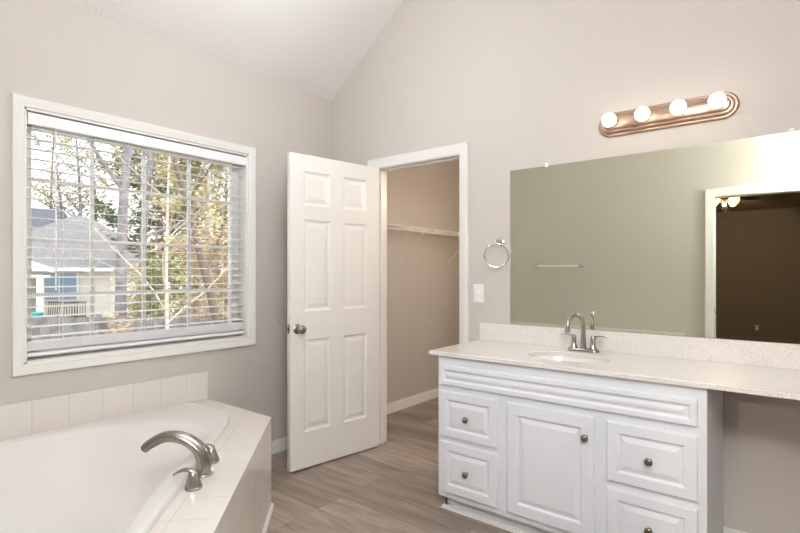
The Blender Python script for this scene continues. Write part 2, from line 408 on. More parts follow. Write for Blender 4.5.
me = leaf.data; bm = bmesh.new(); bm.from_mesh(me); bmesh.ops.remove_doubles(bm, verts=bm.verts, dist=1e-5); bmesh.ops.recalc_face_normals(bm, faces=bm.faces); bm.to_mesh(me); bm.free()
KP = [(.033, 0), (.033, .004), (.028, .008), (.014, .011), (.012, .03), (.018, .036), (.026, .044), (.029, .054), (.026, .064), (.016, .071), (.0, .073)]
for s, y in ((1, 0), (-1, -DT)):
    mt = T((DW - .054, y, .905)) @ R(-s * pi / 2, 'X')
    B().lathe(KP, mt, 24, cap1=False).obj('door_knob', M['nickel'], door, smooth=50)
lp = B().box(DW, DW + .0015, -DT / 2 - .012, -DT / 2 + .012, .875, .935).obj('latch_plate', M['nickel'], door)
B().box(DW + .001, DW + .010, -DT / 2 - .005, -DT / 2 + .005, .895, .915).obj('latch_bolt', M['nickel'], lp)
for z in (.2, 1.0, 1.82):
    B().lathe([(.006, z - .045), (.006, z + .045)], T((-.004, -DT - .004, 0)), 10).box(-.002, 0, -DT, -.004, z - .045, z + .045).obj('hinge', M['nickel'], door, smooth=40)

# wall bumper disc where the knob would hit
b = B().lathe([(.040, 0), (.040, .003), (.036, .006), (.030, .006), (.026, .003), (0, .003)], T((0, -.50, .945)) @ R(pi / 2, 'Y'), 28, cap1=False)
tag(b.obj('door_bumper', M['paint'], smooth=40), 'round wall coloured bumper disc on the wall left of the open door', 'door stop')

# ---------------------------------------------------------------- wire shelf in the closet
sh = empty('wire_shelf', (.15, 1.05, 1.65), 'white wire closet shelf with diagonal braces along the closet wall', 'shelf')
b = B(); ya, yb = .13, 1.99
for k in range(78):
    y = ya + .01 + k * .0237
    b.tube([(.004, y, 1.674), (.300, y, 1.674), (.304, y, 1.667), (.304, y, 1.640)], .0016, 5)
for x in (.03, .165): b.tube([(x, ya, 1.670), (x, yb, 1.670)], .003, 6)
at(b.obj('wire_deck', M['wire'], smooth=60), sh)
b = B()
for x, z in ((.300, 1.671), (.304, 1.639)): b.tube([(x, ya, z), (x, yb, z)], .0038, 8)
at(b.obj('front_rail', M['wire'], smooth=60), sh)
for y in (.87, 1.70):
    b = B().tube([(.300, y, 1.660), (.285, y, 1.64), (.012, y, 1.41), (.002, y, 1.395)], .0048, 8).box(0, .004, y - .008, y + .008, 1.375, 1.41)
    at(b.obj('shelf_brace', M['wire'], smooth=60), sh)
for k in range(6):
    y = .2 + k * .34
    at(B().box(0, .012, y - .009, y + .009, 1.657, 1.684).obj('wall_clip', M['wire']), sh)
for y in (.62, 1.02, 1.42):
    at(B().box(.296, .311, y - .004, y + .004, 1.634, 1.680).obj('rail_clip', M['plastic']), sh)

# ---------------------------------------------------------------- corner tub
TC = Vector((.86, -2.22))
def poly_radius(pts, ang):
    d = Vector((math.cos(ang), math.sin(ang))); best = 9
    n = len(pts)
    for i in range(n):
        p, q = Vector(pts[i]) - TC, Vector(pts[(i + 1) % n]) - TC
        e = q - p; den = d.x * e.y - d.y * e.x
        if abs(den) < 1e-9: continue
        t = (p.x * e.y - p.y * e.x) / den; s = (p.x * d.y - p.y * d.x) / den
        if t > 0 and -1e-6 <= s <= 1 + 1e-6: best = min(best, t)
    return best
NT = 144
deckp = [(.002, -1.079), (.65, -1.079), (2.0, -2.43), (2.0, YD + .002), (.002, YD + .002)]
rimp = [(.062, -1.225), (.51, -1.225), (1.845, -2.545), (1.845, -3.018), (.062, -3.018)]
def smoothr(pts, k, it):
    r = [poly_radius(pts, 2 * pi * i / NT) for i in range(NT)]
    for _ in range(it): r = [(r[i - 1] + 2 * r[i] + r[(i + 1) % NT]) / 4 for i in range(NT)]
    return [x * k for x in r]
rim_r = smoothr(rimp, 1, 2)
def ell(i):  # basin oval, long axis parallel to the diagonal front
    a = 2 * pi * i / NT + pi / 4
    ca, sa = abs(math.cos(a)), abs(math.sin(a))
    A_, B_ = .83, .60; e = 2.5
    return ((ca / A_) ** e + (sa / B_) ** e) ** (-1 / e)
el = [ell(i) for i in range(NT)]
def tring(rs, z): return [Vector((TC.x + r * math.cos(2 * pi * i / NT), TC.y + r * math.sin(2 * pi * i / NT), z)) for i, r in enumerate(rs)]
def mixr(a, b_, t): return [x * (1 - t) + y * t for x, y in zip(a, b_)]
DZ = .487
# deck
angs = [2 * pi * i / NT for i in range(NT)]
dr = [poly_radius(deckp, a) for a in angs]
deck_ring = [Vector((TC.x + r * math.cos(a), TC.y + r * math.sin(a), 0)) for r, a in zip(dr, angs)]
for p in deckp:   # snap exact corners
    v = Vector((p[0], p[1], 0)); k = min(range(NT), key=lambda i: (deck_ring[i] - v).length); deck_ring[k] = v
hole = [x - .02 for x in rim_r]
tub = empty('bathtub', (TC.x, TC.y, 0), 'white corner bathtub set in a cream tiled deck under the window', 'bathtub')
b = B().loft([[p.copy() for p in deck_ring], [Vector((p.x, p.y, DZ)) for p in deck_ring], tring(hole, DZ), tring(hole, 0.3)], cap0=False, cap1=False)
def deckuv(p, n):
    if abs(n.z) > .5: return ((p.x - p.y) * .7071 + .02, (p.x + p.y + .429) * .7071)
    if abs(n.x) > .6 and abs(n.y) > .6: return ((p.x - p.y) * .7071 + .02, p.z - DZ)
    return (p.x + p.y * (abs(n.x) > .8), p.z - DZ)
at(b.obj('tiled_deck', M['tile'], uvfun=deckuv), tub)
# splash tiles on the two walls
b = B().box(.002, .011, YD + .011, -1.079, DZ + .001, .660)
at(b.obj('tile_splash', M['tile'], bev=.002, uvfun=lambda p, n: ((p.y - .035) * 1.0096, (p.z - DZ) * .88 + .002)), tub)
b = B().box(.012, 2.0, YD + .001, YD + .011, DZ + .001, .660)
at(b.obj('tile_splash', M['tile'], bev=.002, uvfun=lambda p, n: (p.x, (p.z - DZ) * .88 + .002)), tub)
# base moulding around the deck foot
b = B(); rr = []
for p, d in (((.003, -1.079), (0, 1)), ((.65, -1.079), (.4142, 1)), ((2.0, -2.43), (1, .4142)), ((2.0, YD + .003), (1, 0))):
    rr.append([Vector((p[0] + d[0] * u, p[1] + d[1] * u, z)) for u, z in ((0, 0), (.015, 0), (.014, .008), (.008, .015), (0, .017))])
b.loft(rr); at(b.obj('base_moulding', M['trim'], smooth=40), tub)
inner = [min(e, r - .075) for e, r in zip(el, rim_r)]
for _ in range(6): inner = [(inner[i - 1] + 2 * inner[i] + inner[(i + 1) % NT]) / 4 for i in range(NT)]
rings = [tring([r for r in rim_r], DZ + .0005), tring([r - .001 for r in rim_r], DZ + .018), tring([r - .006 for r in rim_r], DZ + .025), tring([r - .016 for r in rim_r], DZ + .028),
         tring(mixr(rim_r, inner, .8), DZ + .024), tring(inner, DZ + .020), tring([x - .012 for x in inner], DZ + .010), tring([x - .022 for x in inner], DZ - .012)]
for t, z in ((.10, -.06), (.17, -.14), (.23, -.22), (.30, -.30), (.38, -.35), (.50, -.375), (.75, -.385)):
    rings.append(tring([x * (1 - t) for x in inner], DZ + z))
b = B().loft(rings, cap0=False)
at(b.obj('tub_basin', M['acrylic'], smooth=50), tub)

# tub filler: spout and two lever handles
dgn = Vector((-.7071, -.7071, 0)); alg = Vector((.7071, -.7071, 0))
fb = Vector((1.079, -1.727, DZ))
tf = empty('tub_faucet', fb, 'brushed nickel arched tub filler with two lever handles on the tile deck', 'faucet')
def curve3(P, n):  # catmull-rom
    out = []
    Q = [P[0] * 2 - P[1]] + P + [P[-1] * 2 - P[-2]]
    for i in range(1, len(Q) - 2):
        for k in range(n):
            t = k / n; p0, p1, p2, p3 = Q[i - 1:i + 3]
            out.append(.5 * ((2 * p1) + (p2 - p0) * t + (2 * p0 - 5 * p1 + 4 * p2 - p3) * t * t + (3 * p1 - p0 - 3 * p2 + p3) * t ** 3))
    out.append(P[-1]); return out
P = [fb + q for q in [Vector((0, 0, 0)), dgn * -.004 + Vector((0, 0, .05)), dgn * .018 + Vector((0, 0, .105)), dgn * .075 + Vector((0, 0, .146)), dgn * .140 + Vector((0, 0, .154)), dgn * .196 + Vector((0, 0, .128)), dgn * .220 + Vector((0, 0, .108))]]
cp = curve3(P, 6); m = len(cp)
b = B(); rings = []
for i, p in enumerate(cp):
    t = (cp[min(i + 1, m - 1)] - cp[max(i - 1, 0)]).normalized(); sd = alg; up = t.cross(sd).normalized()
    s = i / (m - 1); r = .033 * (1 - s) + .0195 * s; ring = []
    for k in range(40):
        a = 2 * pi * k / 40
        rib = 1 + .12 * (1 - s * .8) * math.cos(5 * a) * (1 if math.sin(a) > -2 else 0)
        ring.append(p + (sd * math.cos(a) + up * math.sin(a) * .86) * r * rib)
    rings.append(ring)
b.loft(rings)
at(b.obj('spout_body', M['nickel'], smooth=60), tf)
at(B().lathe([(.037, 0), (.038, .004), (.035, .008)], T(fb), 28).obj('escutcheon', M['nickel'], smooth=40), tf)
at(B().lathe([(.011, 0), (.011, .004)], T(fb + dgn * .218 + Vector((0, 0, .1045))), 16).obj('aerator', M['dark']), tf)
def tub_handle(pos):
    b = B(); rings = []
    for i in range(13):
        q = i / 12; z = .011 + .050 * q; r = .0275 * (1 - q) ** .85 + .0125 * q
        rings.append([Vector(pos) + Vector((0, 0, z)) + dgn * (.002 * q) + Vector((math.cos(a), math.sin(a), 0)) * r * (1 + .07 * (1 - q) * math.cos(6 * a)) for a in [2 * pi * k / 36 for k in range(36)]])
    b.loft(rings); hub = at(b.obj('handle', M['nickel'], smooth=60), tf)
    at(B().lathe([(.030, 0), (.031, .004), (.031, .008), (.027, .011)], T(pos), 28).obj('handle_base', M['nickel'], smooth=40), hub).location = (0, 0, 0)
    pts = curve3([Vector(pos) + dgn * d + Vector((0, 0, z)) for d, z in ((-.008, .056), (.01, .067), (.038, .068), (.070, .053))], 5)
    k = len(pts)
    b = B().tube(pts, [.0125 + .002 * math.sin(pi * i / (k - 1)) - .003 * i / k for i in range(k)], 14, flat=[.75 - .35 * i / k for i in range(k)])
    at(b.obj('lever', M['nickel'], smooth=60), hub).location = (0, 0, 0)
tub_handle(fb + alg * .128)
tub_handle(fb - alg * .128)

# ---------------------------------------------------------------- vanity
CX0, CX1, CYF = 1.392, 2.632, -.547
van = empty('vanity_cabinet', (2.0, -.27, 0), 'white raised panel vanity cabinet with four drawers and one door', 'cabinet')
# carcass: sides, bottom, face frame, open inside for the basin
b = B().box(CX0, CX0 + .018, CYF + .019, -.013, .085, .835).box(CX1 - .018, CX1, CYF + .019, -.013, .085, .835).box(CX0 + .018, CX1 - .018, CYF + .019, -.013, .09, .105)
b.box(CX0, CX1, -.012, -.002, .085, .835)
FZ = [.085, .115, .662, .688, .792, .835]
xs_ = (CX0, CX0 + .035, 1.735, 1.815, 2.20, 2.28, CX1 - .04, CX1)
for q in (0, 2, 4, 6): b.box(xs_[q], xs_[q + 1], CYF, CYF + .019, .085, .835)
for q in (1, 3, 5):
    for z0, z1 in ((.085, .125), (.640, .690), (.780, .835)) + (((.380, .418),) if q == 1 else ((.355, .402),) if q == 5 else ()):
        b.box(xs_[q], xs_[q + 1], CYF, CYF + .019, z0, z1)
at(b.obj('carcass', M['cab']), van)
b = B().box(CX0 + .01, CX1 - .003, -.495, -.48, 0, .085).box(CX0 + .01, CX0 + .025, -.495, -.005, 0, .085).box(CX1 - .018, CX1 - .003, -.495, -.005, 0, .085)
at(b.obj('toe_kick', M['cab']), van)
rr = [[Vector(p) + Vector((dx * u, dy * u, z)) for u, z in ((0, 0), (.018, 0), (.016, .009), (.009, .016), (0, .018))] for p, dx, dy in (((CX0 + .01, -.01, 0), -1, 0), ((CX0 + .01, -.495, 0), -1, -1), ((CX1 - .003, -.495, 0), 1, -1), ((CX1 - .003, -.01, 0), 1, 0))]
at(B().loft(rr).obj('base_moulding', M['trim'], smooth=40), van)
FT = .019
def front(name, x0, x1, z0, z1, fw):
    w_, h_ = x1 - x0, z1 - z0
    b = B()
    f = lambda u, v, h: Vector((x0 + u, CYF - .0005 - h, z0 + v))
    prof = [(0, 0), (0, FT - .006), (.002, FT - .002), (.006, FT), (fw, FT), (fw + .004, FT - .002), (fw + .009, FT - .0085), (fw + .014, FT - .009), (fw + .034, FT - .002), (fw + .037, FT - .0018)]
    rings = [rect_ring(s, w_ - s, s, h_ - s, h, f) for s, h in prof]
    vs = [p for r in rings for p in r]; fs = [(0, 3, 2, 1)]
    for k in range(len(rings) - 1):
        for q in range(4): fs.append((4 * k + q, 4 * k + (q + 1) % 4, 4 * k + 4 + (q + 1) % 4, 4 * k + 4 + q))
    e = 4 * (len(rings) - 1); fs.append((e, e + 1, e + 2, e + 3))
    b.add(vs, fs)
    return at(b.obj(name, M['cab']), van)
def knob(x, z, par):
    mt = T((x, CYF - .019, z)) @ R(pi / 2, 'X')
    k = B().lathe([(.0085, 0), (.0085, .002), (.006, .004), (.0055, .012), (.0085, .015), (.0145, .019), (.0165, .023), (.0155, .027), (.010, .030), (0, .0315)], mt, 20, cap1=False).obj('knob', M['pewter'], par, smooth=50)
front('false_drawer_front', 1.410, 2.602, .683, .790, .022)
for nm, x0, x1, z0, z1, fw, kx, kz in (('drawer', 1.414, 1.748, .412, .652, .040, 1.581, None), ('drawer', 1.414, 1.748, .118, .386, .042, 1.581, None),
                              ('cabinet_door', 1.800, 2.214, .118, .650, .052, 2.180, .560),
                              ('drawer', 2.266, 2.603, .394, .647, .042, 2.4345, None), ('drawer', 2.266, 2.603, .118, .364, .042, 2.4345, None)):
    o = front(nm, x0, x1, z0, z1, fw)
    knob(kx, kz or (z0 + z1) / 2 - .004, o)

# countertop with an oval cut-out, backsplash and undermount basin
ctop = empty('countertop', (2.1, -.3, .858), 'speckled cream quartz countertop with sink and backsplash', 'countertop')
BC = Vector((2.002, -.295)); NB = 64
def cring(z, ins=0):
    r = []
    x0, x1, y0, y1 = 1.345 + ins, XE - .002, -.572 + ins, -.002
    for k in range(NB):
        a = 2 * pi * k / NB; d = Vector((math.cos(a), math.sin(a)))
        t = min(((x1 if d.x > 0 else x0) - BC.x) / d.x if abs(d.x) > 1e-6 else 99, ((y1 if d.y > 0 else y0) - BC.y) / d.y if abs(d.y) > 1e-6 else 99)
        r.append(Vector((BC.x + d.x * t, BC.y + d.y * t, z)))
    for cx_, cy_ in ((x0, y0), (x1, y0), (x1, y1), (x0, y1)):
        v = Vector((cx_, cy_, z)); k = min(range(NB), key=lambda i: abs(math.atan2(*( (r[i] - Vector((BC.x, BC.y, z))).yx)) - math.atan2(cy_ - BC.y, cx_ - BC.x))); r[k] = v
    return r
def oring(a_, b_, z, c_=BC): return [Vector((c_.x + a_ * math.cos(2 * pi * k / NB), c_.y + b_ * math.sin(2 * pi * k / NB), z)) for k in range(NB)]
b = B().loft([cring(.838), cring(.855), cring(.858, .003), oring(.199, .143, .858), oring(.196, .140, .855), oring(.196, .140, .838)], close=True)
at(b.obj('quartz_slab', M['quartz']), ctop)
b = B().box(1.345, XE - .002, -.020, -.001, .858, .967)
at(b.obj('backsplash', M['quartz'], bev=.0015), ctop)
b = B(); rg = [oring(.215, .165, .8375), oring(.202, .146, .8375), oring(.196, .140, .825)]
for s, z in ((.95, .79), (.86, .745), (.7, .715), (.45, .700), (.12, .695)): rg.append(oring(.19 * s, .14 * s, z))
b.loft(rg, cap0=False, cap1=True)
bas = at(b.obj('sink_basin', M['china'], smooth=60), ctop)
o = B().lathe([(.022, .696), (.022, .699), (.016, .699), (.014, .697)], T((BC.x, BC.y, 0)), 24).obj('drain', M['nickel'], bas)

# sink faucet
FX, FY = 2.008, -.078
sf = empty('sink_faucet', (FX, FY, .858), 'brushed nickel gooseneck sink faucet with two levers on the countertop', 'faucet')
n = 48; prof = []
def stad(sx, sy, z): return [Vector((FX + (sx - sy) * (1 if math.cos(a) > 0 else -1) + sy * math.cos(a), FY + sy * math.sin(a), z)) for a in [2 * pi * (k + .5) / n for k in range(n)]]
at(B().loft([stad(.082, .027, .858), stad(.082, .027, .864), stad(.079, .024, .871), stad(.073, .019, .875)]).obj('base_plate', M['nickel'], smooth=40), sf)
pts = [Vector((FX, FY, .873)), Vector((FX, FY, .90)), Vector((FX, FY, .98))]
Rg = .067
for k in range(0, 13):
    a = pi * k / 12 * .95
    rr_ = Rg - Rg * math.cos(a); pts.append(Vector((FX - rr_ * math.sin(.31), FY - rr_ * math.cos(.31), .988 + Rg * math.sin(a))))
pts.append(pts[-1] + Vector((.001, .002, -.018)))
rd = [.016, .0135, .0115] + [.0105] * 13 + [.0125]
at(B().tube(pts, rd, 16).obj('spout', M['nickel'], smooth=60), sf)
B().lathe([(.012, -.014), (.0135, -.012), (.0135, 0), (.011, .004)], T(pts[-1]), 18).obj('aerator', M['nickel'], sf, smooth=40, loc=-Vector(sf.location))
at(B().tube([(FX, FY + .022, .87), (FX, FY + .022, .925)], .0028, 8).lathe([(.003, .923), (.006, .928), (.006, .934), (0, .937)], T((FX, FY + .022, 0)), 12, cap1=False).obj('lift_rod', M['nickel'], smooth=50), sf)
for s in (-1, 1):
    hx_ = FX + s * .0508
    b = B().lathe([(.021, .872), (.019, .878), (.014, .895), (.0115, .915), (.013, .930), (.012, .938), (.006, .944), (0, .945)], T((hx_, FY, 0)), 24, cap1=False)
    h = at(b.obj('handle', M['nickel'], smooth=60), sf)
    b = B().tube([Vector((hx_, FY, .934)), Vector((hx_ + s * .02, FY - .002, .943)), Vector((hx_ + s * .045, FY - .005, .945)), Vector((hx_ + s * .07, FY - .008, .941))], [.008, .008, .0075, .005], 12, flat=[.8, .6, .5, .4])
    b.obj('lever', M['nickel'], h, smooth=60)

# ---------------------------------------------------------------- mirror
MX0, MX1, MZ0, MZ1 = 1.548, 3.02, .969, 1.893
mr = empty('wall_mirror', (2.2, 0, MZ0), 'large frameless rectangular wall mirror above the countertop', 'mirror')
at(B().box(MX0, MX1, -.007, -.001, MZ0, MZ1).obj('mirror_glass', M['mirror']), mr)
for x in (1.775, 2.885):
    at(B().box(x - .008, x + .008, -.010, -.0005, MZ1 - .008, MZ1 + .016).obj('mirror_clip', M['plastic'], bev=.002), mr)

# ---------------------------------------------------------------- vanity light
LX, LZ = 2.381, 2.060
vl = empty('vanity_light', (LX, 0, LZ), 'bronze nickel four bulb vanity light bar above the mirror', 'wall light')
n = 64
def st2(sx, sy, y): return [Vector((LX + (sx - sy) * (1 if math.cos(a) > 0 else -1) + sy * math.cos(a), y, LZ + sy * math.sin(a))) for a in [2 * pi * (k + .5) / n for k in range(n)]]
at(B().loft([st2(.314, .062, -.001), st2(.314, .062, -.010), st2(.307, .057, -.016), st2(.300, .050, -.016), st2(.297, .047, -.026), st2(.290, .040, -.030), st2(.284, .034, -.030), st2(.280, .030, -.042), st2(.276, .027, -.044)]).obj('backplate', M['fixture'], smooth=35), vl)
for i in range(4):
    x = 2.149 + i * .1565
    so = at(B().lathe([(.021, 0), (.021, .022), (.018, .024), (.013, .024)], T((x, -.044, LZ)) @ R(pi / 2, 'X'), 24).obj('bulb_socket', M['plastic'], smooth=40), vl)
    mt = T((x, -.062, LZ)) @ R(pi / 2, 'X')
    pr = [(.012, 0), (.014, .01)] + [(.035 * math.sin(a), .050 - .035 * math.cos(a)) for a in [math.radians(25 + k * 155 / 14) for k in range(14)]] + [(0, .085)]
    B().lathe(pr, mt, 28, cap1=False).obj('globe_bulb', M['bulb'], so, smooth=60)

# ---------------------------------------------------------------- towel ring, switch, towel bar
tr = empty('towel_ring', (1.488, 0, 1.465), 'round chrome towel ring on the wall left of the mirror', 'towel ring')
at(B().lathe([(.024, .0), (.024, .005), (.017, .010), (.009, .014), (.008, .052), (.012, .055), (.012, .066), (0, .069)], T((1.488, 0, 1.465)) @ R(pi / 2, 'X'), 24, cap1=False).obj('post', M['chrome'], smooth=40), tr)
rc = Vector((1.484, -.060, 1.465 - .082)); ra = math.radians(28)
pts = [rc + Vector((math.cos(ra) * math.sin(a), math.sin(ra) * math.sin(a), math.cos(a))) * .072 for a in [2 * pi * k / 48 for k in range(48)]]
at(B().tube(pts, .005, 10, closed=True).obj('ring', M['chrome'], smooth=60), tr)
def plate(name, x, y, z, n_y, m, label, kind):
    e = empty(name, (x, y, z), label, kind)
    B().box(-.036, .036, min(0, n_y * .006), max(0, n_y * .006), -.058, .058).obj('cover_plate', m, e, bev=.002)
    return e
e = plate('light_switch', 1.330, 0, 1.147, -1, M['plastic'], 'white light switch plate between closet doorway and mirror', 'switch')
B().box(-.005, .005, -.014, -.005, -.004, .012).obj('toggle', M['plastic'], e, bev=.001)
for z in (-.03, .03): B().lathe([(.003, 0), (.003, .001), (0, .0015)], T((0, -.006, z)) @ R(pi / 2, 'X'), 10, cap1=False).obj('screw', M['plastic'], e)
e = plate('wall_outlet', 2.325, BY, .255, 1, M['bedceil'], 'outlet plate low on the brown bedroom wall, seen in the mirror', 'outlet')
for z in (-.02, .02): B().lathe([(.016, 0), (.016, .002)], T((0, .006, z)) @ R(-pi / 2, 'X'), 16).obj('receptacle', M['trim'], e)
tb = empty('towel_bar', (.67, YD, 1.357), 'pale towel bar on the greige wall, seen in the mirror', 'towel bar')
at(B().tube([(.42, YD + .055, 1.357), (.94, YD + .055, 1.357)], .009, 12).obj('bar', M['plastic'], smooth=60), tb)
for x in (.415, .945):
    at(B().lathe([(.026, 0), (.026, .008), (.015, .014), (.014, .06), (.010, .068), (0, .07)], T((x, YD, 1.357)) @ R(-pi / 2, 'X'), 20, cap1=False).obj('bar_post', M['chrome'], smooth=40), tb)

# ---------------------------------------------------------------- bedroom ceiling fan
FXc, FYc = 2.07, -5.9
fan = empty('ceiling_fan', (FXc, FYc, 2.44), 'bedroom ceiling fan with lit frosted shades, seen in the mirror', 'ceiling fan')
mt = T((FXc, FYc, 0))
at(B().lathe([(.06, 2.44), (.06, 2.425), (.10, 2.42), (.12, 2.40), (.12, 2.37), (.07, 2.345), (.05, 2.34)], mt, 28).obj('motor_housing', M['fanwood'], smooth=40), fan)
at(B().lathe([(.05, 2.342), (.055, 2.33), (.045, 2.305), (.02, 2.295), (0, 2.294)], mt, 24, cap1=False).obj('light_kit', M['fixture'], smooth=40), fan)
for k in range(5):
    m2 = mt @ R(2 * pi * k / 5 + .3, 'Z') @ T((0, 0, 2.385)) @ R(.2, 'X')
    b = B().box(.10, .2, -.02, .02, -.003, .003, m2)
    b.loft([[m2 @ Vector(p) for p in ((.18, -.05, z), (.60, -.068, z), (.64, -.05, z), (.64, .05, z), (.60, .068, z), (.18, .05, z))] for z in (-.004, .004)])
    at(b.obj('blade', M['fanwood']), fan)
for k in range(4):
    a = 2 * pi * k / 4 + .6; d = Vector((math.cos(a), math.sin(a), 0))
    ax = (d * .95 + Vector((0, 0, -.32))).normalized()
    q = ax.to_track_quat('Z', 'Y').to_matrix().to_4x4()
    m2 = T(Vector((FXc, FYc, 2.345)) + d * .085) @ q
    at(B().lathe([(.018, 0), (.030, .02), (.045, .06), (.060, .095), (.066, .11), (.062, .108), (.040, .058), (.014, .01)], m2, 24).obj('lamp_shade', M['shade'], smooth=60), fan)
for dx in (-.02, .03):
    at(B().tube([(FXc + dx, FYc, 2.30), (FXc + dx, FYc, 2.06)], .0022, 6).obj('pull_chain', M['nickel']), fan)
lamp('POINT', 'fan_lamp_light', (FXc, FYc, 2.27), 120, (1, .82, .62), .012)

# ================================================================ outside
GZ = -1.5
rt = Vector((math.cos(YAW), math.sin(YAW), 0)); fw_ = Vector((-math.sin(YAW), math.cos(YAW), 0))
def W(u, d, z=GZ): p = CAM + rt * u + fw_ * d; return Vector((p.x, p.y, z))
def Wp(px, d, z=GZ): return W((px - 400) / 498.8 * d, d, z)
b = B().box(-75, -.16, -45, 60, GZ - .2, GZ)
st(b, 'ground', M['ground'], 'leaf strewn ground outside the window', 'ground')
# neighbour's hip roofed house
HM = Matrix.Translation(W(-19.0, 26)) @ R(YAW, 'Z')      # local x right, y away, z up
house = empty('neighbour_house', HM.translation, "neighbour's cream house with grey hip roof beyond the fence", 'house', rz=YAW)
def hobj(b, name, m, par=house, **k): return b.obj(name, m, par, **k)
b = B().box(-7, 3.9, 0, 8, 0, 3.0)
hobj(b, 'house_wall', M['siding'])
E0 = 3.0
hip = [(-5.2, -.6, E0), (4.4, -.6, E0), (4.4, 8.4, E0), (-5.2, 8.4, E0), (-.55, 4, 6.24), (-.55, 5, 6.24)]
hobj(B().add(hip, [(0, 1, 4), (1, 2, 5, 4), (2, 3, 5), (3, 0, 4, 5), (0, 3, 2, 1)]), 'roof', M['roof'])
hobj(B().add([(-14, 2.6, E0), (-3.2, 2.6, E0), (-4.2, 8.2, 7.15), (-14, 8.2, 7.15), (-14, 12, E0), (-3.2, 12, E0)], [(0, 1, 2, 3), (3, 2, 5, 4), (1, 5, 2), (0, 3, 4), (0, 4, 5, 1)]), 'rear_roof', M['roof_shaded'])
hobj(B().box(-5.2, 4.45, -.74, -.6, E0 - .16, E0), 'gutter', M['hwhite'])
wn = hobj(B().box(.32, 2.30, -.10, .0, 1.30, 2.80), 'window', M['hwhite'])
hobj(B().box(.42, 1.26, -.12, -.09, 1.38, 2.72), 'pane', M['bluepane'], wn)
hobj(B().box(1.36, 2.20, -.12, -.09, 1.38, 2.72), 'pane', M['bluepane'], wn)
b = B().loft([[Vector((x, y, z)) for x, z in ((-4, 5.1), (2.65, 2.98), (2.65, 2.78), (-4, 4.9))] for y in (-2.6, -2.45)])
b.box(-4, 2.5, -2.58, -2.44, 2.52, 2.66)
hobj(b, 'porch_beam', M['hwhite'])
hobj(B().box(1.93, 2.15, -2.58, -2.38, 0, 2.53), 'porch_post', M['hwhite'])
hobj(B().box(-1.5, 1.75, -2.45, -2.38, .2, 2.5), 'screen', M['olive'])
# patio chairs beside the house
def patio_chair():
    r = empty('patio_chair', (0, 0, GZ), '', 'chair', "patio chairs by the neighbour's house")
    B().box(-.25, .25, -.25, .25, .40, .44).obj('seat', M['chairs'], r)
    b = B()
    for k in range(6): b.tube([(-.22 + k * .088, .25, .42), (-.22 + k * .088, .33, .98)], .014, 6)
    b.tube([(-.26, .33, .98), (.26, .33, .98)], .02, 6); b.obj('backrest', M['chairs'], r)
    for x in (-.24, .24):
        for y in (-.24, .24): B().tube([(x, y, .42), (x * 1.1, y * 1.1, 0)], .014, 6).obj('leg', M['chairs'], r)
    return r
ch0 = patio_chair()
for i, (px, d, lb) in enumerate(((49, 19.5, 'black patio chair nearest the white porch post'), (68, 19.2, 'black patio chair in the middle of three before the blue window'), (79, 19.6, 'black patio chair farthest from the white porch post'))):
    o = ch0 if i == 0 else copy_tree(ch0)
    o.location = Wp(px, d, GZ + .62); o.rotation_euler = (0, 0, YAW + .3 * i); o['label'] = lb
pt = empty('patio_deck', Wp(60, 20.5, GZ), 'pale raised patio in front of the neighbour\'s house', 'patio', rz=YAW)
B().box(-3.5, 3.5, -2.2, 2.0, 0, .62).obj('deck_slab', M['siding'], pt)
tag(B().lathe([(.28, 0), (.33, .5), (.34, .52), (.34, .6), (0, .62)], None, 20, cap1=False).obj('storage_tub', M['teal'], loc=Wp(33, 19.4, GZ + .62), smooth=40), 'small teal tub left of the white porch post', 'tub')
# board fence
fn = empty('board_fence', Wp(110, 12, GZ), 'weathered grey board fence across the yard below the window', 'fence', rz=YAW - .12)
b = B()
for k in range(78):
    x = -6 + k * .148; h = 1.70 + random.uniform(-.02, .02)
    b.box(x, x + .14, -.01, .012, .03, h)
b.obj('fence_boards', M['fence'], fn)
for z in (.4, 1.45): B().box(-6, 5.6, .012, .05, z, z + .09).obj('fence_rail', M['fence'], fn)
for k in range(5): B().box(-5.9 + k * 2.8, -5.8 + k * 2.8, -.11, -.01, 0, 1.78).obj('fence_post', M['fence'], fn)

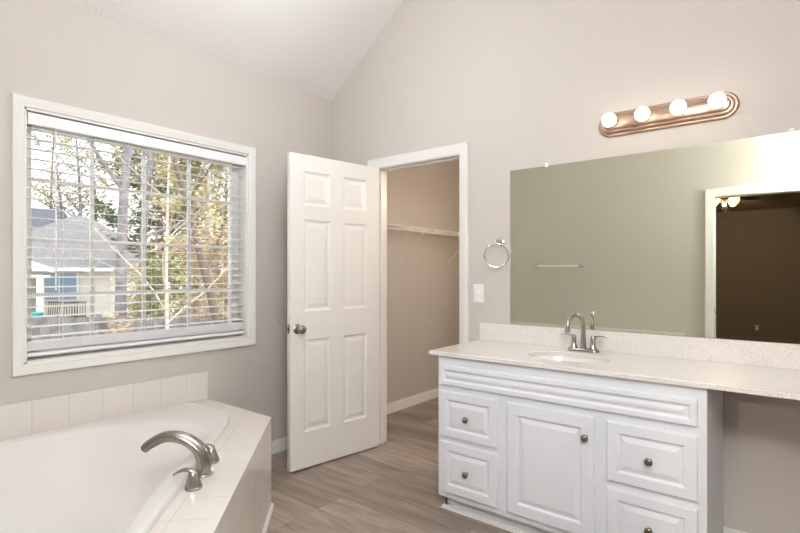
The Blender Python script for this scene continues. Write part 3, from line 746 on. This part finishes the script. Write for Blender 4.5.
# trees
def tree(name, pos, h, r, barkm, leafm, label, cat='tree', lean=(0, 0), nleaf=900, lsize=.10, spread=1.0, first=.35, seed=1, group='trees and shrubs beyond the window', levels=3, nb=9):
    rnd = random.Random(seed); root = empty(name, pos, label, cat, group)
    b = B(); tips = []
    def branch(p, d, L, rad, lev):
        pts = [p.copy()]; q = p.copy(); dd = d.copy(); n_ = 5 if lev else 9
        for k in range(n_):
            dd = (dd + Vector((rnd.uniform(-1, 1), rnd.uniform(-1, 1), rnd.uniform(-.4, .7))) * (.05 if lev == 0 else .2)).normalized()
            q = q + dd * (L / n_); pts.append(q.copy())
        rads = [rad * (1 - .75 * k / n_) for k in range(n_ + 1)]
        b.tube(pts, rads, 8 if lev == 0 else (5 if lev == 1 else 3))
        if lev >= 1: tips.extend(pts[2:])
        if lev < levels - 1:
            for k in range(nb if lev == 0 else 5):
                f = first + (1 - first) * (k + rnd.random()) / nb if lev == 0 else .25 + .75 * rnd.random()
                i = min(int(f * n_), n_ - 1); a = rnd.uniform(0, 2 * pi)
                nd = (dd * .5 + Vector((math.cos(a), math.sin(a), rnd.uniform(-.1, .6))) * spread).normalized()
                branch(pts[i].lerp(pts[i + 1], f * n_ - i if f * n_ - i <= 1 else .5), nd, L * (.38 if lev == 0 else .5) * (1.1 - .4 * f), rads[i] * .5, lev + 1)
    branch(Vector((0, 0, -.05)), Vector((lean[0], lean[1], 1)).normalized(), h, r, 0)
    b.obj('trunk', M[barkm], root, smooth=60)
    if nleaf:
        f = B()
        for k in range(nleaf):
            p = rnd.choice(tips) + Vector((rnd.gauss(0, .16), rnd.gauss(0, .16), rnd.gauss(0, .14))) * spread
            q = Matrix.Rotation(rnd.uniform(0, 6.3), 3, 'Z') @ Matrix.Rotation(rnd.uniform(0, 3.1), 3, 'X'); s = lsize * rnd.uniform(.6, 1.3)
            f.add([p + q @ Vector(v) * s for v in ((-.5, 0, 0), (0, -.32, .06), (.5, 0, 0), (0, .32, .06))], [(0, 1, 2, 3)])
        f.obj('foliage', M[leafm], root)
    return root
tree('tall_tree', Wp(121, 13), 13, .17, 'bark', 'yellow', 'tall straight grey trunk, thickest behind the window blind', nleaf=900, first=.35, seed=3, lean=(0, 0), spread=1)
tree('tall_tree', Wp(138, 19), 13, .18, 'bark', 'tan', 'grey trunk just right of the thickest straight trunk', nleaf=1200, first=.25, seed=5)
tree('leaning_tree', Wp(236, 11), 8, .11, 'brownbark', 'yellow', 'dark leaning bare trunk at the right side of the window', nleaf=350, lean=(-.12, -.2), first=.3, seed=8)
tree('bare_tree', Wp(38, 44), 17, .16, 'brownbark', 'yellow', 'thin leaning tree above the left end of the roof', nleaf=700, lean=(-.1, -.15), seed=11, first=.2)
tree('autumn_tree', Wp(98, 42), 15, .2, 'brownbark', 'yellow', 'yellow leaved tree behind the roof apex', nleaf=2400, lsize=.22, seed=12, first=.2)
tree('autumn_tree', Wp(65, 46), 16, .2, 'brownbark', 'green', 'green yellow tree behind the left part of the roof', nleaf=1800, lsize=.22, seed=13, first=.2)
tree('evergreen_tree', Wp(160, 22), 8.5, .2, 'brownbark', 'evergreen', 'dense dark evergreen in the middle of the window', nleaf=4200, lsize=.2, seed=14, first=.08, nb=14, spread=.7)
tree('autumn_tree', Wp(186, 24), 10, .2, 'palebark', 'green', 'olive leaved tree right of the evergreen', nleaf=3600, lsize=.2, seed=15, first=.1)
tree('autumn_tree', Wp(214, 20), 8, .18, 'palebark', 'yellow', 'yellow leaved tree behind the leaning trunk', nleaf=3600, lsize=.19, seed=16, first=.08)
tree('autumn_tree', Wp(240, 23), 9, .18, 'brownbark', 'orange', 'orange brown tree at the right edge of the window', nleaf=3400, lsize=.2, seed=17, first=.08)
tree('pale_tree', Wp(168, 10), 6.5, .05, 'palebark', 'tan', 'slender pale branched tree in the middle of the window', nleaf=260, lsize=.08, seed=18, first=.2, nb=10)
tree('shrub', Wp(205, 13), 3.2, .05, 'palebark', 'orange', 'orange brown shrub low at the right of the window', cat='shrub', nleaf=3000, lsize=.11, seed=19, first=.02, nb=14)
tree('shrub', Wp(232, 12), 3.3, .05, 'palebark', 'tan', 'tan leaved shrub beside the window\'s right edge', cat='shrub', nleaf=2600, lsize=.11, seed=20, first=.02, nb=14)
tree('shrub', Wp(172, 15), 2.9, .05, 'palebark', 'green', 'green shrub below the evergreen', cat='shrub', nleaf=3000, lsize=.12, seed=21, first=.02, nb=14)
tree('shrub', Wp(146, 17), 2.6, .05, 'palebark', 'tan', 'pale tangled shrub right of the grey trunks', cat='shrub', nleaf=2200, lsize=.12, seed=22, first=.02, nb=14)
tree('shrub', Wp(116, 10.5), 1.5, .05, 'brownbark', 'orange', 'small rust coloured shrub at the foot of the grey trunk', cat='shrub', nleaf=900, lsize=.1, seed=23, first=.02, nb=12)
for i, (px, d, h, lf, lab) in enumerate(((140, 44, 15, 'tan', 'hazy tan tree far behind the two grey trunks'), (172, 40, 13, 'green', 'hazy green tree far behind the evergreen'),
        (200, 43, 14, 'yellow', 'hazy yellow tree far behind the olive leaved tree'), (226, 41, 13, 'tan', 'hazy tan tree far behind the leaning trunk'))):
    tree('distant_tree', Wp(px, d), h, .2, 'brownbark', lf, lab, nleaf=3600, lsize=.3, seed=40 + i, first=.05, nb=14)
for i, (px, d, h, lab) in enumerate(((48, 40, 15, 'bare grey tree left of the roof apex against the sky'), (84, 39, 15, 'bare grey tree right of the roof apex against the sky'), (196, 28, 12, 'bare grey tree standing among the autumn leaves at right'))):
    tree('bare_tree', Wp(px, d), h, .17, 'bark', 'tan', lab, nleaf=900, lsize=.14, seed=60 + i, first=.15, nb=13, levels=4)
